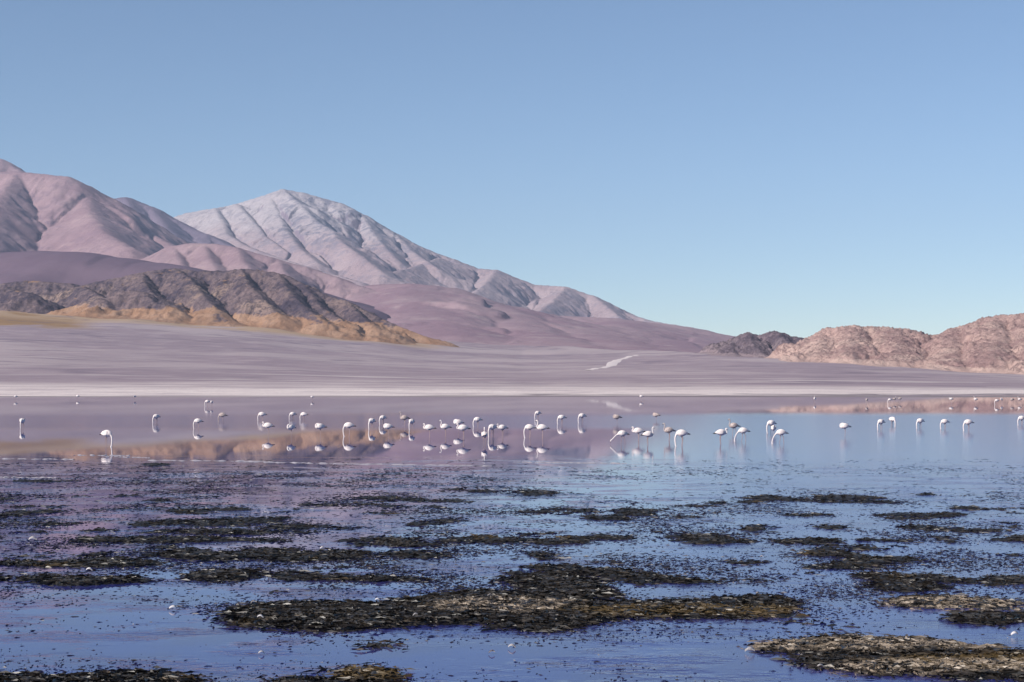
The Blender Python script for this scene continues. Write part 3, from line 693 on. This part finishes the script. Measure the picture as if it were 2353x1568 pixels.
# source column, waterline row, pose, heading (deg: 0 = right, 90 = away, 180 = left, 270 = towards the camera), sink, tan
SRC = 1024.0 / 3264.0
BIRDS = [
    (71, 1366, 'feed', 262, .10, 0), (340, 1424, 'feed', 330, .0, 0), (498, 1349, 'feed', 225, .12, 0), (631, 1367, 'feed', 190, .05, 0), (709, 1344, 'feed', 175, .12, 1),
    (835, 1341, 'feed', 190, .12, 0), (854, 1388, 'curl', 183, .03, 0), (927, 1394, 'rest', 230, .04, 0), (933, 1337, 'feed', 205, .12, 0), (968, 1340, 'feed', 168, .10, 0),
    (1020, 1393, 'rest', 205, .03, 0), (1112, 1391, 'feed', 185, .0, 0), (1185, 1369, 'feed', 240, .05, 0), (1220, 1354, 'feed', 215, .05, 0), (1237, 1389, 'rest', 190, .05, 0),
    (1289, 1358, 'alert', 185, .06, 1), (1312, 1370, 'feed', 238, .05, 0), (1368, 1394, 'curl', 175, .06, 0), (1419, 1391, 'alert', 184, .03, 0), (1460, 1376, 'rest', 180, .03, 0),
    (1476, 1400, 'curl', 190, .02, 0), (1522, 1361, 'feed', 200, .08, 0), (1544, 1415, 'alert', 95, .12, 0), (1569, 1394, 'feed', 225, .02, 0), (1601, 1392, 'curl', 200, .05, 0),
    (1688, 1396, 'feed', 182, .0, 0), (1728, 1398, 'alert', 178, .02, 0), (1714, 1336, 'feed', 215, .08, 0), (1790, 1353, 'feed', 200, .10, 0), (1855, 1349, 'feed', 215, .08, 0),
    (1966, 1352, 'rest', 185, .10, 1), (1984, 1415, 'stretch', 192, .05, 0), (2034, 1406, 'curl', 178, .06, 0), (2066, 1418, 'alert', 12, .05, 0), (2091, 1342, 'rest', 150, .10, 1),
    (2132, 1404, 'alert', 183, .04, 1), (2173, 1423, 'feed', 180, .0, 0), (2298, 1417, 'curl', 5, .0, 0), (2339, 1388, 'alert_walk', 186, .04, 1), (2369, 1408, 'feed_walk', 184, .0, 0),
    (2458, 1382, 'feed', 205, .0, 0), (2466, 1392, 'rest', 250, .08, 0), (2490, 1415, 'feed_walk', 186, .0, 0), (2692, 1393, 'rest', 183, .0, 0),
    (2808, 1371, 'feed', 210, .06, 0), (2844, 1360, 'feed', 300, .10, 0), (2933, 1366, 'feed', 210, .08, 0), (3011, 1368, 'feed', 195, .08, 0), (3086, 1374, 'feed', 182, .06, 0), (3256, 1356, 'feed', 200, .06, 0),
    (661, 1296, 'feed', 190, .0, 0), (675, 1297, 'curl', 270, .0, 0), (50, 1275, 'curl', 200, 0, 0), (248, 1273, 'rest', 180, 0, 0), (430, 1274, 'curl', 240, 0, 0), (995, 1276, 'alert', 200, 0, 0), (2044, 1275, 'alert', 190, 0, 0),
    (2597, 1284, 'alert', 250, 0, 0), (2763, 1288, 'feed', 240, 0, 1), (2836, 1287, 'feed', 190, 0, 0), (2851, 1284, 'alert', 10, 0, 1), (2868, 1283, 'rest', 0, 0, 1), (3032, 1286, 'curl', 190, 0, 0), (3110, 1287, 'alert', 200, 0, 0), (3177, 1291, 'feed', 190, 0, 0), (3193, 1286, 'curl', 240, 0, 0), (3226, 1287, 'rest', 200, 0, 1), (3250, 1286, 'alert', 190, 0, 0),
]
ORD = ['first', 'second', 'third', 'fourth', 'fifth', 'sixth', 'seventh', 'eighth', 'ninth', 'tenth', 'eleventh', 'twelfth', 'thirteenth', 'fourteenth', 'fifteenth', 'sixteenth', 'seventeenth', 'eighteenth', 'nineteenth', 'twentieth',
       'twenty-first', 'twenty-second', 'twenty-third', 'twenty-fourth', 'twenty-fifth', 'twenty-sixth', 'twenty-seventh', 'twenty-eighth', 'twenty-ninth', 'thirtieth']
DESC = {'feed': 'feeding head down', 'feed_walk': 'wading forward with lowered neck', 'alert': 'with neck raised', 'curl': 'with neck curled low', 'rest': 'resting with tucked head', 'stretch': 'stretching its neck low', 'alert_walk': 'walking with neck raised'}
def row_of(b): return 0 if b[1] >= 1380 else (1 if b[1] > 1310 else 2)
ROWN = ['in nearest row', 'in middle row', 'in farthest row']
rank = {}
for rr in range(3):
    for i, q in enumerate(sorted([j for j, b in enumerate(BIRDS) if row_of(b) == rr], key=lambda j: BIRDS[j][0])): rank[q] = i
for i, b in enumerate(BIRDS):
    sx, sy, pose, hd, sink, tan = b
    D = CAM_H * F / (sy * SRC - HOR * K)
    e = bpy.data.objects.new('flamingo', None); COL.objects.link(e); e.empty_display_size = 0.2
    sc = random.uniform(0.94, 1.06)
    e.scale = (sc, sc, sc); e.rotation_euler = (0, 0, math.radians(hd + random.uniform(-5, 5)))
    # the body centre stands over the traced column
    e.location = ((sx * SRC - 512) / F * D, D, -sink)
    n = rank[i]; cnt = sum(1 for q in BIRDS if row_of(q) == row_of(b))
    o_ = ORD[n] + ' from left' if n < cnt / 2 else (ORD[cnt - 1 - n] + ' from right')
    tag(e, ('tan' if tan else 'white') + ' flamingo ' + DESC[pose] + ', ' + o_ + ' ' + ROWN[row_of(b)], 'flamingo', 'flamingos wading in the lagoon')
    body, bill = PM[pose]
    parts = [('body', body), ('bill', bill), ('wing', WING[1]), ('wing', WING[-1]), ('flight_feathers', FLIGHT[1]), ('flight_feathers', FLIGHT[-1])]
    for nm, me in parts:
        o = bpy.data.objects.new(nm, me); COL.objects.link(o); o.parent = e
        if tan and nm in ('body', 'wing'):
            o.material_slots[0].link = 'OBJECT'; o.material_slots[0].material = TAN

# ------------------------------------------------------------------ white feathers drifted on the weed
def feather_mesh():
    bm = bmesh.new(); n = 7; rows = []
    for i in range(n):
        t = i / (n - 1); wv = 0.030 * math.sin(math.pi * min(1, t * 0.9 + 0.1)) + 0.003
        x = -0.06 + 0.12 * t; z = 0.035 * (1 - (2 * t - 1)**2) + 0.004 + 0.01 * t
        rows.append([bm.verts.new((x, -wv, z)), bm.verts.new((x, 0, z + 0.022)), bm.verts.new((x, wv, z))])
    for i in range(n - 1):
        for j in range(2): bm.faces.new((rows[i][j], rows[i][j + 1], rows[i + 1][j + 1], rows[i + 1][j]))
    r = bmesh.ops.solidify(bm, geom=bm.faces[:], thickness=0.006)
    m = Mat('white_feather'); m.color((0.66, 0.62, 0.62))
    return bm_mesh('feather', bm, [m.m])
FE = feather_mesh()
FEATHERS = [(75, 1243, 1.9, 'on open water at the far left'), (232, 1284, 1.2, 'on the long dark weed band at left'), (205, 1313, 1.3, 'just below the long weed band at left'), (397, 1402, 1.3, 'on blue water left of the big bank'),
            (598, 1432, 1.0, 'near the lower left edge of the big bank'), (583, 1391, 1.0, 'at the upper left of the big bank'), (1176, 1491, 1.1, 'on blue water below the big bank'), (1722, 1500, 1.4, 'left of the bottom right bank'), (660, 1325, .9, 'behind the small weed strip above the big bank'),
            (740, 1262, 1.0, 'on the dark weed band left of the middle'), (867, 1382, .9, 'on top of the big bank'), (1125, 1388, .9, 'on the big bank right of its middle'), (600, 1505, .9, 'on blue water at the lower left'), (1740, 1379, .9, 'on the right tip of the big bank'),
            (1750, 1282, .8, 'on rippled water right of the middle'), (1683, 1195, .8, 'on pale rippled water at right'), (2208, 1495, 1.1, 'on blue water at the lower right'), (1885, 1537, 1.0, 'at the front edge of the bottom right bank'), (1130, 1503, .9, 'lowest on the blue water below the big bank'), (2330, 1462, 1.2, 'at the right edge above the corner bank'), (955, 1430, .8, 'at the lower edge of the big bank')]
for i, (px, py, sc, where) in enumerate(FEATHERS):
    x, y = gp(px, py)
    o = bpy.data.objects.new('feather', FE); COL.objects.link(o)
    z = max(0.0, float(mud_height(np.array([x]), np.array([y]))[0]))
    o.location = (x, y, z + 0.01 + (0.02 if z > 0 else 0)); o.rotation_euler = (random.uniform(-.3, .3), random.uniform(-.3, .3), random.uniform(-.6, .6)); o.scale = (sc * .7, sc * .7, sc * .75)
    tag(o, 'white feather ' + where, 'feather', 'white feathers on the lagoon')

# ------------------------------------------------------------------ thin blue air
HAZE = 3.3e-5
if HAZE > 0:
    bm = bmesh.new(); bmesh.ops.create_cube(bm, size=1.0)
    me = bpy.data.meshes.new('haze'); bm.to_mesh(me); bm.free()
    o = bpy.data.objects.new('haze', me); COL.objects.link(o)
    o.scale = (29200, 17700, 1452); o.location = (0, 5800, 1452 / 2 - 1.6)
    hm = bpy.data.materials.new('haze'); hm.use_nodes = True; n = hm.node_tree.nodes; n.clear()
    out = n.new('ShaderNodeOutputMaterial'); pv = n.new('ShaderNodeVolumePrincipled')
    pv.inputs['Color'].default_value = (0.62, 0.76, 1.0, 1); pv.inputs['Density'].default_value = HAZE
    hm.node_tree.links.new(pv.outputs[0], out.inputs['Volume'])
    me.materials.append(hm); tag(o, 'thin blue air over the whole plain', 'haze', None, 'stuff')
